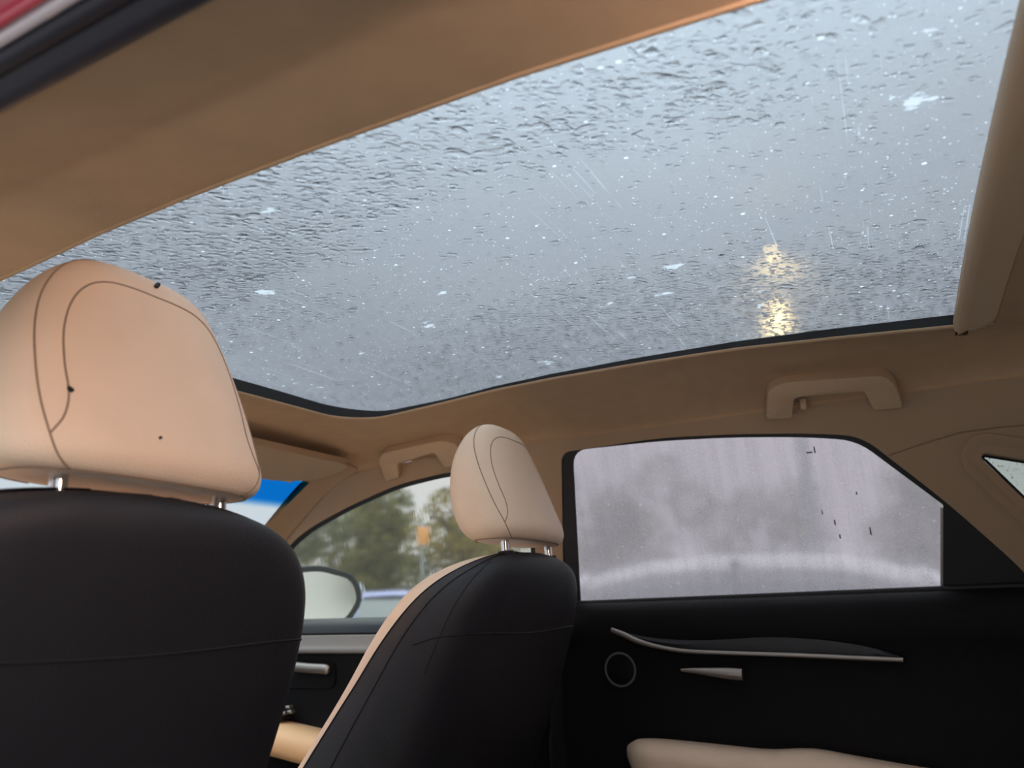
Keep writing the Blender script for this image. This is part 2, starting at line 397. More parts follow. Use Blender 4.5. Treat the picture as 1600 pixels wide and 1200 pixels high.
def loops():
    inner, outer = [], []
    n1, n2, nc = 36, 22, 10
    def rx(y): return side_x(1.455 - max(0, y - .95) * .10) + .006
    oyr, oyf = -.95, 1.21
    for k in range(n1):                                # right side, rear to front
        t = k / (n1 - 1); y = YR + (YF - RC - YR) * t; inner.append((XR, y))
        yo = oyr + (1.12 - oyr) * t; outer.append((rx(yo), yo, 1.455 - max(0, yo - .95) * .10))
    for k in range(1, nc):
        a = k / nc * PI / 2; inner.append((XR - RC + RC * math.cos(a), YF - RC + RC * math.sin(a)))
        outer.append((rx(1.12) - .06 + .06 * math.cos(a), 1.12 + .09 * math.sin(a), 1.438 - .008 * k / nc))
    xo = rx(1.12) - .06; xol = -.50
    for k in range(n2):
        t = k / (n2 - 1); inner.append((XR - RC + (XL + RC - XR + RC) * t, YF + .012 * math.sin(PI * t)))
        outer.append((xo + (xol - xo) * t, oyf + .03 * math.sin(PI * t), 1.43 + .02 * math.sin(PI * t)))
    for k in range(1, nc):
        a = PI / 2 + k / nc * PI / 2; inner.append((XL + RC + RC * math.cos(a), YF - RC + RC * math.sin(a)))
        outer.append((xol - .045 * math.sin(k / nc * PI / 2), 1.21 - .09 * (1 - math.cos(k / nc * PI / 2)), 1.43))
    for k in range(n1):
        t = 1 - k / (n1 - 1); y = YR + (YF - RC - YR) * t; inner.append((XL, y))
        yo = oyr + (1.12 - oyr) * t; outer.append((-.5485, yo, 1.4335))
    for k in range(1, n2):
        t = k / n2; inner.append((XL + (XR - XL) * t, YR)); outer.append((-.5485 + (rx(-.95) + .5485) * t, oyr, 1.432 + .03 * math.sin(PI * t)))
    return inner, outer
inner, outer = loops()
NL = len(inner); ROWS = 26
def drop_right(s): return .12 * s + .88 * (1 - (1 - s ** 1.75) ** (1 / 1.75))
def drop_left(s):
    q = (s - .42) / .16; w_ = min(1, max(0, q)); w_ = w_ * w_ * (3 - 2 * w_)
    return (1 - w_) * (.50 * s) + w_ * (.23 + .77 * max(0, s - .46) / .54)
V, F = [], []
for j in range(ROWS + 1):
    s = 1 - (1 - j / ROWS) ** 1.5
    for k in range(NL):
        (xi, yi), (xo, yo, zo) = inner[k], outer[k]
        x, y = xi + (xo - xi) * s, yi + (yo - yi) * s
        zi = lipz(xi, yi); m_ = min(1, max(0, (xi + .25) / .3)); gq = drop_right(s) * m_ + drop_left(s) * (1 - m_)
        V.append((x, y, zi + (zo - zi) * gq))
for j in range(ROWS):
    for k in range(NL): F.append((j * NL + k, j * NL + (k + 1) % NL, (j + 1) * NL + (k + 1) % NL, (j + 1) * NL + k))
n0 = len(V)
for k in range(NL): 
    x, y = inner[k]; V.append((x, y, lipz(x, y) + .004))
for k in range(NL): F.append((k, (k + 1) % NL, n0 + (k + 1) % NL, n0 + k))
ceiling = mesh_obj('ceiling', V, F, 'headliner', angle=70)
struct(ceiling, 'beige cloth headliner surrounding the panoramic sunroof', 'ceiling')
# lip trim round the opening
def loop_band(name, off0, z0, off1, z1, m, parent):
    V, F = [], []
    c = Vector((.017, .4))
    for (off, dz) in ((off0, z0), (off1, z1)):
        for k in range(NL):
            x, y = inner[k]; a = Vector(inner[k - 1]); b = Vector(inner[(k + 1) % NL]); d = (b - a).normalized(); nrm = Vector((d.y, -d.x))
            if nrm.dot(Vector((x, y)) - c) < 0: nrm = -nrm
            z = lipz(x, y) + dz if dz < .5 else glassz(x, y) + .0005
            V.append((x + nrm.x * off, y + nrm.y * off, z))
    for k in range(NL): F.append((k, (k + 1) % NL, NL + (k + 1) % NL, NL + k))
    return mesh_obj(name, V, F, m, parent)
lip_pts = [(x, y, lipz(x, y) + .001) for x, y in inner]; lip_pts.append(lip_pts[0])
tube('opening_lip', lip_pts, .0028, 'headliner', ceiling, seg=8, caps=False)

# sunroof glass
gx, gy = 46, 60; V, F, MI = [], [], []
X0, X1, Y0, Y1 = -.42, .45, -.33, 1.02
for lay in (0, .004):
    for j in range(gy + 1):
        for i in range(gx + 1):
            x = X0 + (X1 - X0) * i / gx; y = Y0 + (Y1 - Y0) * j / gy; V.append((x, y, glassz(x, y) + lay))
nn = (gx + 1) * (gy + 1)
for lay in (0, 1):
    for j in range(gy):
        for i in range(gx):
            q = lay * nn + j * (gx + 1) + i; f = (q, q + 1, q + gx + 2, q + gx + 1); F.append(f if lay else f[::-1])
edge = [i for i in range(gx)] + [j * (gx + 1) + gx for j in range(gy)] + [gy * (gx + 1) + i for i in range(gx, 0, -1)] + [j * (gx + 1) for j in range(gy, 0, -1)]
for k in range(len(edge)): a, b = edge[k], edge[(k + 1) % len(edge)]; F.append((a, b, b + nn, a + nn))
window_1 = mesh_obj('window_1', V, F, ['sunroof', 'pass'], angle=60)
for p in window_1.data.polygons: p.material_index = 0 if p.index < gx * gy else 1
struct(window_1, 'large dark tinted panoramic sunroof, wet with rain and dusty', 'window')
loop_band('seal', .004, .002, .005, 1.0, 'rubber', window_1)

# raindrops on the outer face: too many to count
def drops():
    V, F = [], []; nv = 0; SEG = 9
    def density(x, y):
        a = .5 + .5 * math.sin(9 * y + 3 * x) * math.sin(5 * x - 4 * y + 1)
        left = 1 / (1 + math.exp((x + .17 + .05 * math.sin(6 * y)) / .02))
        right = 1 / (1 + math.exp(-(x - .13 - .10 * max(0, y - .2) + .05 * math.sin(5 * y)) / .03))
        right *= 1 if y < .45 else max(.22, 1 - (y - .45) * 2.2)
        front = .35 * (1 if y > .6 and x < 0 else 0)
        if y < .08: left *= max(.25, 1 - (.08 - y) * 5)
        return max(.06, left * (.55 + .45 * a), right * (.75 + .25 * a), front), left
    cnt = 0
    while cnt < 19000:
        x = rng.uniform(X0 + .02, X1 - .005); y = rng.uniform(-.2, .97)
        d, left = density(x, y)
        if rng.random() > d: continue
        cnt += 1
        r = (.0009 + .0019 * rng.random() ** 1.8) * (1.25 if left > .5 else 1.)
        if rng.random() < .06: r *= 1.7
        el = 1.15 + 1.3 * rng.random(); th = rng.normal(-.93, .38); h = r * rng.uniform(.09, .19)
        rr = 1 + .30 * rng.standard_normal(SEG) * .6; rr = np.clip(rr, .55, 1.5)
        z = glassz(x, y) + .0042; c, s = math.cos(th), math.sin(th)
        for ring_, hz in ((1., 0.), (.82, .55), (.45, .90)):
            for k in range(SEG):
                a = 2 * PI * k / SEG; px = math.cos(a) * r * el * rr[k] * ring_; py = math.sin(a) * r * rr[k] * ring_
                V.append((x + px * c - py * s, y + px * s + py * c, z + h * hz))
        V.append((x, y, z + h)); 
        for q in range(2):
            for k in range(SEG):
                a, b = nv + q * SEG + k, nv + q * SEG + (k + 1) % SEG; F.append((a, b, b + SEG, a + SEG))
        for k in range(SEG): F.append((nv + 2 * SEG + k, nv + 2 * SEG + (k + 1) % SEG, nv + 3 * SEG))
        F.append(tuple(nv + k for k in range(SEG - 1, -1, -1)))
        nv += 3 * SEG + 1
    me = bpy.data.meshes.new('raindrops'); me.from_pydata(V, [], F); me.update(); me.materials.append(M['water'])
    sm = [len(p.vertices) < 5 for p in me.polygons]; me.polygons.foreach_set('use_smooth', sm)
    me.set_sharp_from_angle(angle=math.radians(75))
    o = bpy.data.objects.new('raindrops', me); COL.objects.link(o); return o
tag(drops(), 'clear raindrops scattered over the outside of the sunroof glass', 'raindrops', kind='stuff')

# sunshade pull bar at the rear edge of the opening
def shade_prof(x):
    z = lipz(x, YR) - .004
    return [(-.158, z + .006), (-.163, z + .001), (-.150, z - .006), (-.130, z - .007), (-.120, z - .004), (-.1155, z + .003), (-.1165, z + .016), (-.13, z + .02), (-.158, z + .02)]
V, F = [], []; xs = [XL - .03 + (XR - .003 - XL + .03) * k / 40 for k in range(41)]
for i, x in enumerate(xs):
    q = max(0, (x - (XR - .03)) / .027); sh = .035 * (1 - math.sqrt(max(0, 1 - q * q)))
    for (yy, zz) in shade_prof(x): V.append((x, min(yy, 9) + (sh if yy < -.14 else 0), zz))
for i in range(40):
    for k in range(9): F.append((i * 9 + k, i * 9 + (k + 1) % 9, (i + 1) * 9 + (k + 1) % 9, (i + 1) * 9 + k))
F += [tuple(range(9)), tuple(range(40 * 9, 41 * 9))]
tag(mesh_obj('sunshade_bar', V, F, 'plastic', angle=50), 'beige front bar of the retracted sunshade across the rear of the sunroof', 'sunshade')

# ------------------------------------------------------------------ side trims, doors, windows
def place_right(off=0.):
    return lambda p, d: Vector((side_x(p[1]) + off + d, p[0], p[1] + .34 * (off + d) * 0))
def place_left(off=0.):
    return lambda p, d: Vector((-side_x(p[1]) - off - d + .012, p[0], p[1]))
def rnd(poly, r=.02, n=5):
    """round the corners of a 2-D polygon; entries may carry their own radius as third value"""
    out = []; c = len(poly)
    for i in range(c):
        p = Vector(poly[i][:2]); a = Vector(poly[i - 1][:2]); b = Vector(poly[(i + 1) % c][:2]); rr = poly[i][2] if len(poly[i]) > 2 else r
        if rr <= 0: out.append(tuple(p)); continue
        da, db = (a - p), (b - p); l = min(rr, da.length * .45, db.length * .45); pa, pb = p + da.normalized() * l, p + db.normalized() * l
        for k in range(n + 1):
            t = k / n; out.append(tuple((1 - t) ** 2 * pa + 2 * t * (1 - t) * p + t * t * pb))
    return out
def grow(poly, d):
    """offset a 2-D loop outward by d"""
    A = sum(poly[i - 1][0] * poly[i][1] - poly[i][0] * poly[i - 1][1] for i in range(len(poly))); sg = 1 if A > 0 else -1; out = []
    for i in range(len(poly)):
        a, b = Vector(poly[i - 1]), Vector(poly[(i + 1) % len(poly)]); t = (b - a).normalized(); nrm = Vector((t.y, -t.x)) * sg
        out.append((poly[i][0] + nrm.x * d, poly[i][1] + nrm.y * d))
    return out
S = lambda x, y, r=None: (*onside(x, y), *([] if r is None else [r]))
rear_glass = rnd([S(906, 946, .0), S(1475, 926, .0), S(1475, 789, .004), S(1338, 687, .03), S(1260, 682, .05), S(1150, 682, .05), S(1030, 688, .05), S(893, 703, .03)], .02)
rear_ap = rnd([(.640, 1.08, 0), S(877, 716, .05), S(884, 706, .03), S(1030, 684, .05), S(1150, 678, .05), S(1262, 677, .05), S(1345, 681, .03), S(1480, 785, .05), S(1606, 897, .05), (-.215, 1.08, 0)], .02)
front_glass = rnd([(.700, 1.085, 0), (.668, 1.40, .03), S(705, 742, .05), S(620, 763, .05), S(540, 799, .06), S(470, 840, .06), (1.45, 1.205, .05), (1.60, 1.085, .0)], .02)
front_ap = rnd([(.690, 1.06, 0), (.656, 1.41, .03), S(705, 736, .05), S(620, 757, .05), S(540, 793, .06), S(468, 834, .06), (1.46, 1.212, .05), (1.64, 1.06, .0)], .02)
quarter = rnd([S(1534, 711, .008), S(1640, 728, .0), (-.36, 1.30, .03), (-.36, 1.17, .03), S(1640, 812, 0)], .01)
body = [(-.95, 1.0), (-.95, 1.456), (.9, 1.456), (1.12, 1.44), (1.21, 1.41), (1.34, 1.325), (1.5, 1.215), (1.70, 1.06), (1.70, 1.0)]
def clip_low(ap): return ap
wall_right = plate('wall_right', body, [grow(rear_ap, 0), front_ap, grow(quarter, .004)], place_right(), .003, 'pillar')
struct(wall_right, 'beige pillar trim around the right side windows', 'pillar trim')
# raised crease where the rear pillar cover meets the headliner, and the recess round the quarter window
tube('pillar_seam', [place_right(-.001)(onside(*p), 0) for p in ((1388, 712), (1440, 694), (1500, 676), (1560, 668), (1640, 662))], .0012, 'seam', wall_right, seg=6)
qo = grow(quarter, .028)
V = [place_right(-.004)(p, 0) for p in grow(quarter, .034)] + [place_right(-.006)(p, 0) for p in grow(quarter, .024)] + [place_right(.012)(p, 0) for p in grow(quarter, .003)]
nq = len(quarter); F = []
for r_ in range(2):
    for k in range(nq): F.append((r_ * nq + k, r_ * nq + (k + 1) % nq, (r_ + 1) * nq + (k + 1) % nq, (r_ + 1) * nq + k))
mesh_obj('quarter_surround', V, F, 'pillar', wall_right, angle=80)
window_4 = plate('window_4', grow(quarter, .006), [], place_right(.014), .004, 'quarter')
struct(window_4, 'small pale quarter window speckled with water behind the rear door', 'window')
tube('seal', [place_right(.010)(p, 0) for p in grow(quarter, .001)] + [place_right(.010)(quarter[0], 0)], .0022, 'rubber', window_4, seg=6, caps=False)

# rear right door
door_1 = empty('door_1', (.68, .2, .55)); struct(door_1, 'black rear right door with silver strip and beige armrest', 'door')
put(plate('window_frame', grow(rear_ap, .014), [rear_glass], place_right(.0035), .004, 'rubber'), door_1)
put(plate('window_corner', [S(1474, 785), S(1612, 893), (-.225, 1.10), S(1474, 940)], [], place_right(.0033), .003, 'rubber'), door_1)
window_2 = plate('window_2', grow(rear_glass, .006), [], place_right(.008), .004, 'privacy')
struct(window_2, 'fogged grey rear right window with wet streaks', 'window')
for (px, py, a_, b_) in ((1264, 706, .006, .0012), (1272, 702, .0012, .006), (1304, 816, .0012, .005), (1312, 838, .0012, .004), (1360, 830, .0012, .007), (1284, 800, .001, .004), (1338, 770, .0012, .0025)):
    y_, z_ = onside(px, py)
    mk = plate('dirt_mark', [(y_ - a_, z_ - b_), (y_ + a_, z_ - b_ * .6), (y_ + a_ * .8, z_ + b_), (y_ - a_ * .7, z_ + b_)], [], place_right(.0072), .0006, mat('grey_dirt', (.05, .045, .045), .9)); mk.parent = window_2
put(tube('window_divider', [place_right(.008)(onside(1473, 792), 0), place_right(.008)(onside(1473, 924), 0)], .0032, 'silver'), door_1)
def door_prof(x0, z_top, z_bot):
    return [(x0 + .055, z_top + .003), (x0 + .035, z_top + .004), (x0 + .018, z_top - .002), (x0 + .006, z_top - .014), (x0, z_top - .032), (x0 - .002, z_top - .06), (x0 + .004, z_top - .075),
            (x0 + .010, z_top - .10), (x0 + .012, z_top - .18), (x0 + .008, z_top - .23), (x0 + .02, z_top - .30), (x0 + .02, z_bot)]
def belt(y): return 1.1355 + (.595 - y) * .005
ys = [-.30 + .925 * k / 30 for k in range(31)]
put(extrude_profile('inner_panel', lambda y: door_prof(.655, belt(y), .40), ys, 'door_black', angle=60), door_1)
put(extrude_profile('outer_skin', [(.735, 1.13), (.80, 1.0), (.82, .8), (.80, .45)], [-.30, .625], 'red'), door_1)
put(tube('belt_seal', [(.696, .615, belt(.6) + .004), (.694, -.2, belt(-.2) + .006)], .005, 'rubber'), door_1)
DX = .6515
def dpt(px, py, x=DX): return onx(px, py, x)
# charcoal insert above the silver strip
top = curve([dpt(*p) for p in ((985, 990), (1010, 995), (1060, 1000), (1120, 1000), (1190, 996), (1260, 998), (1330, 1006), (1380, 1017), (1412, 1029))], 28)
bot = curve([dpt(*p) for p in ((985, 993), (1012, 1004), (1045, 1011), (1085, 1016), (1160, 1019), (1240, 1022), (1320, 1026), (1380, 1029), (1412, 1031))], 28)
V, F = [], []
for a, b in zip(top, bot):
    mdl = (a + b) / 2; V += [a + np.array((.012, 0, 0)), a, mdl + np.array((-.004, 0, 0)), b, b + np.array((.012, 0, 0))]
for i in range(27):
    for k in range(4): F.append((i * 5 + k, i * 5 + k + 1, i * 5 + 6 + k, i * 5 + 5 + k))
put(mesh_obj('charcoal_insert', V, F, 'insert', angle=50), door_1)
sp_ = curve([dpt(*p, .6475) for p in ((955, 984), (975, 992), (1000, 1003), (1035, 1012), (1080, 1018), (1160, 1021), (1250, 1024), (1340, 1028), (1411, 1031))], 40)
put(tube('silver_strip', sp_, [.0045 + .002 * math.exp(-((k - 6) / 6) ** 2) for k in range(40)], 'silver', seg=10, flat=(.7, .85)), door_1)
sc_ = dpt(970, 1046, .655)
put(tube('speaker_ring', [sc_ + Vector((-.003, math.cos(a) * .029, math.sin(a) * .029)) for a in [2 * PI * k / 36 for k in range(37)]], .0022, mat('dark_grey_ring', (.15, .145, .145), .45, metal=.5), seg=6, caps=False), door_1)
put(mesh_obj('speaker_dome', [sc_ + Vector((.004 - .006 * math.cos(r * .9), math.cos(a) * r * .018, math.sin(a) * r * .018)) for r in (0.01, .4, .8, 1.2, 1.5) for a in [2 * PI * k / 24 for k in range(24)]],
         [(q * 24 + k, q * 24 + (k + 1) % 24, (q + 1) * 24 + (k + 1) % 24, (q + 1) * 24 + k) for q in range(4) for k in range(24)], 'door_black'), door_1)
hp = curve([dpt(*p, .640) for p in ((1064, 1047), (1085, 1048), (1110, 1050), (1135, 1052), (1160, 1054))], 20)
put(tube('door_handle', hp, [.0025 + .0085 * min(1, k / 15) for k in range(20)], 'silver', seg=12, flat=(.7, .9)), door_1)
# beige armrest: rounded ledge growing out of the panel
def armrest(name, pts, x_in, depth, m, parent, drop=.07):
    V, F = [], []; n = 10
    for i, (p, d) in enumerate(zip(pts, depth)):
        prof = [(0, 0), (-.25, .002), (-.6, .002), (-.85, -.006), (-1, -.022), (-1.0, -.045), (-.85, -.062), (-.5, -drop), (0, -drop - .01)]
        s = min(1, d / .06)
        for a, b in prof: V.append((x_in + a * d, p[1], p[2] + b * (s if i < 4 else 1)))
    c = 9
    for i in range(len(pts) - 1):
        for k in range(c - 1): F.append((i * c + k, i * c + k + 1, (i + 1) * c + k + 1, (i + 1) * c + k))
    F += [tuple(range(c)), tuple(range((len(pts) - 1) * c, len(pts) * c))]
    return put(mesh_obj(name, V, F, m, None, angle=60), parent)
ap = curve([dpt(*p, .662) for p in ((983, 1164), (995, 1157), (1012, 1154), (1050, 1156), (1120, 1163), (1200, 1171), (1270, 1170), (1340, 1182), (1420, 1196), (1520, 1212), (1600, 1225))], 36)
armrest('armrest', ap, .667, [.02 + .06 * min(1, k / 9) for k in range(36)], 'leather', door_1)

# front right door
door_2 = empty('door_2', (.68, 1.1, .55)); struct(door_2, 'black front right door with silver strip and beige armrest coloured orange as if lamplit', 'door')
put(plate('window_frame', grow(front_ap, .014), [front_glass], place_right(.0035), .004, 'rubber'), door_2)
window_3 = plate('window_3', grow(front_glass, .006), [], place_right(.008), .004, 'front_glass')
struct(window_3, 'clear rain-streaked front right side window showing trees', 'window')
def fprof(y): 
    zt = 1.128
    return [(.735, zt - .025), (.715, zt - .020), (.700, zt - .022), (.678, zt - .030), (.668, zt - .042), (.667, zt - .06), (.672, zt - .085), (.676, zt - .12), (.676, zt - .22), (.69, zt - .30), (.69, .40)]
ys2 = [.635 + 1.1 * k / 24 for k in range(25)]
put(extrude_profile('inner_panel', fprof, ys2, 'door_black', angle=60), door_2)
put(extrude_profile('sill_pad', [(.735, 1.119), (.715, 1.123), (.700, 1.121), (.682, 1.112), (.672, 1.100), (.669, 1.090)], ys2, 'insert', angle=60), door_2)
put(extrude_profile('outer_skin', [(.735, 1.10), (.80, 1.0), (.82, .8), (.80, .45)], [.635, 1.73], 'red'), door_2)
put(extrude_profile('silver_strip', [(.668, 1.086), (.664, 1.084), (.663, 1.066), (.6615, 1.058), (.660, 1.054), (.6615, 1.047), (.668, 1.045)], ys2, 'silver', angle=40), door_2)
put(tube('door_handle', curve([onx(*p, .660) for p in ((452, 1043), (462, 1042), (485, 1044), (505, 1045), (514, 1047))], 14), [.007, .009, .0105] + [.011] * 9 + [.010, .007], 'silver', seg=12, flat=(.6, 1.)), door_2)
put(rbox('handle_cup', (.012, .16, .06), (.6845, 1.275, 1.0), 'black', None, .02, 4), door_2)
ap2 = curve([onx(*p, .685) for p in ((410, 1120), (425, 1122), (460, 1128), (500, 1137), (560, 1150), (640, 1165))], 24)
armrest('armrest', ap2[::-1], .690, [.085] * 14 + [.085 - .006 * k for k in range(10)], 'lamplit_leather', door_2, .065)
put(rbox('switch_panel', (.05, .10, .012), (.66, 1.37, .909), 'black', None, .004, 2), door_2)
for k, (px, py) in enumerate(((430, 1107), (440, 1103), (452, 1105), (455, 1112), (445, 1114))):
    q = onx(px, py, .655); put(rbox('window_switch', (.016, .014, .008), q, 'silver', None, .003, 2), door_2)

bp = rbox('trim_4', (.05, .07, .74), (.700, .632, .765), 'black', None, .012, 3); struct(bp, 'black lower centre pillar cover between the right doors', 'pillar trim')
# A-pillar covers
def a_pillar(name, sgn, label):
    # along the pillar: (y, z) of the rear edge at the side window; inner edge at the windshield
    E_ = curve([(1.10, 1.455), (1.20, 1.415), (1.34, 1.325), (1.50, 1.215), (1.70, 1.06)], 20)
    V, F = [], []
    for i, p in enumerate(E_):
        y, z = p[0], p[1]; xs_ = side_x(z); t = i / 19
        prof = [(-.0012, -.016, -.006), (-.012, -.005, .003), (-.030, .000, .010), (-.048, .008, .012), (-.058, .018, .010), (-.05, .026, .008), (.0, .022, .006)]
        for dx, dy, dz in prof: V.append((sgn * (xs_ + dx), y + dy, z + dz))
    c = 7
    for i in range(19):
        for k in range(c): F.append((i * c + k, i * c + (k + 1) % c, (i + 1) * c + (k + 1) % c, (i + 1) * c + k))
    F += [tuple(range(c)), tuple(range(19 * c, 20 * c))]
    return struct(mesh_obj(name, V, F, 'pillar', angle=60), label, 'pillar trim')
a_pillar('trim_1', 1, 'beige slanted front pillar trim between windshield and right side window')
a_pillar('trim_2', -1, 'beige slanted front pillar trim on the left, beyond the near seat')

# windshield
V = []; 
for k in range(13):
    x = -.56 + 1.12 * k / 12; b_ = .05 * (1 - (x / .56) ** 2); V += [(x, 1.20 + b_, 1.427), (x * 1.18, 1.90 + b_, 1.02)]
    
F = [(2 * k, 2 * k + 2, 2 * k + 3, 2 * k + 1) for k in range(12)]
nV = len(V); V += [(a, b + .003, c + .004) for a, b, c in V]; F += [tuple(nV + i for i in f) for f in F]
window_5 = mesh_obj('window_5', V, F, 'windshield')
struct(window_5, 'windshield with a bright blue shade band along its top', 'window')

# left side of the car: both doors swung open
bodyl = [(-.95, 1.0), (-.95, 1.452), (.9, 1.452), (1.12, 1.44), (1.21, 1.41), (1.34, 1.325), (1.5, 1.215), (1.70, 1.06), (1.70, 1.0), (1.66, 1.0), (1.60, 1.085), (1.45, 1.205), (1.29, 1.32), (1.14, 1.368), (.985, 1.404), (.85, 1.418), (.69, 1.405), (.705, 1.0),
         (.66, 1.0), (.605, 1.40), (.57, 1.44), (-.04, 1.44), (-.40, 1.12), (-.45, 1.0)]
wl = plate('wall_left', bodyl, [], lambda p, d: Vector((-side_x(p[1]) - .004 - d, p[0], p[1])), .02, 'pillar')
struct(wl, 'beige pillar trim around the open left side', 'pillar trim')
lb_ = rbox('trim_5', (.05, .07, .62), (-.715, .67, .70), 'black', None, .012, 3); struct(lb_, 'black lower centre pillar cover on the left side', 'pillar trim')
sl_ = rbox('trim_6', (.10, 2.1, .10), (-.72, .65, .41), 'black', None, .02, 3); struct(sl_, 'black left door sill cover', 'sill')
# roof side rail over the open door: weatherstrip, flange with its pale highlight put into the colour, red body
trim_3 = empty('trim_3', (-.56, .2, 1.43)); struct(trim_3, 'red body rail and dark weatherstrip above the open rear left door', 'door frame')
yy = [-.7 + 1.75 * k / 40 for k in range(41)]
dz = lambda y: 0.0
put(extrude_profile('weatherstrip', [(-.546, 1.440), (-.5485, 1.4325), (-.5495, 1.429), (-.5535, 1.4268), (-.560, 1.4278), (-.5645, 1.4318), (-.5665, 1.4325), (-.569, 1.4295), (-.573, 1.4288), (-.577, 1.4305), (-.5785, 1.436)], yy, 'weather', angle=70), trim_3)
put(extrude_profile('painted_flange', [(-.577, 1.437), (-.5785, 1.4325), (-.581, 1.4305), (-.584, 1.4305), (-.586, 1.433), (-.586, 1.440)], yy, mat('flange_highlight', (.55, .48, .52), .3, coat=.6), angle=70), trim_3)
put(extrude_profile('red_body_rail', [(-.585, 1.440), (-.5865, 1.4335), (-.588, 1.4310), (-.5905, 1.4305), (-.5925, 1.4325), (-.594, 1.4375), (-.600, 1.4395), (-.6035, 1.4365), (-.605, 1.4325), (-.608, 1.4315), (-.6105, 1.434), (-.613, 1.441), (-.63, 1.449), (-.65, 1.447), (-.665, 1.47), (-.60, 1.54), (-.44, 1.565)], yy, 'red', angle=70), trim_3)

# floor, tailgate, dashboard
fl = rbox('floor', (1.42, 2.9, .04), (0, .45, .38), 'carpet', None, .005, 1); struct(fl, 'dark carpeted cabin floor', 'floor')
wr = plate('wall_rear', [(-.70, .40), (.70, .40), (.66, 1.15), (.58, 1.45), (-.56, 1.45), (-.66, 1.15)], [[(-.52, 1.12), (.52, 1.12), (.46, 1.38), (-.46, 1.38)]], lambda p, d: Vector((p[0], -.95 - d, p[1])), .03, 'pillar')
struct(wr, 'beige tailgate trim at the back of the cabin', 'wall')
dash = rbox('dashboard', (1.36, .50, .55), (0, 1.95, .74), 'black', None, .08, 4)
tag(dash, 'black dashboard under the windshield, hidden behind the front seats', 'dashboard')

# ------------------------------------------------------------------ front seats
def superring(z, w, yr, yf, n=2.7, N=32):
    yc, hy = (yr + yf) / 2, (yf - yr) / 2; out = []
    for k in range(N):
        a = 2 * PI * k / N; s, c = math.sin(a), math.cos(a)
        out.append((-w * math.copysign(abs(s) ** (2 / n), s), yc - hy * math.copysign(abs(c) ** (2 / n), c), z))
    return out
HR = [(1.2365, .050, -.030, .005), (1.2345, .093, -.050, .026), (1.240, .114, -.062, .042), (1.258, .1225, -.066, .060), (1.295, .120, -.053, .076), (1.335, .112, -.038, .081), (1.372, .100, -.024, .078),
      (1.402, .085, -.012, .067), (1.420, .070, -.003, .054), (1.4305, .053, .006, .042), (1.435, .032, .014, .033), (1.4355, .006, .020, .025)]
headrest_loft = Loft([superring(*r) for r in HR])
def seat_ring(z, w, yr, ybf, yfc):
    d = ybf - yr
    h = [(0, yr), (.35 * w, yr + .001), (.62 * w, yr + .004), (.82 * w, yr + .014), (.94 * w, yr + .10 * d + .022), (.99 * w, yr + .45 * d), (1.0 * w, yr + .66 * d), (.975 * w, ybf - .10 * d), (.91 * w, ybf), (.80 * w, ybf - .012),
         (.62 * w, .35 * ybf + .65 * yfc), (.42 * w, yfc), (.2 * w, yfc - .002), (0, yfc - .003)]
    L_ = [(-x, y, z) for x, y in h]; R_ = [(x, y, z) for x, y in h[-2:0:-1]]
    return L_ + R_                                     # 26 points, starts at the rear centre, goes round the left side
SB = [(.62, .225, .735, .93, .86), (.75, .240, .680, .905, .83), (.86, .250, .632, .85, .775), (.95, .250, .594, .782, .715), (1.03, .246, .562, .724, .680), (1.09, .238, .540, .688, .655), (1.135, .224, .524, .660, .640),
      (1.165, .204, .514, .638, .626), (1.186, .178, .508, .614, .608), (1.201, .146, .508, .590, .588), (1.211, .108, .514, .566, .566), (1.2165, .062, .521, .546, .546), (1.218, .01, .528, .534, .534)]
seat_loft = Loft([seat_ring(*r) for r in SB])
def UC(v): return (7.05 - 1.35 * min(1, max(0, (v - .25) / .5))) / 26                                          # where black cover meets beige cushion on the left side

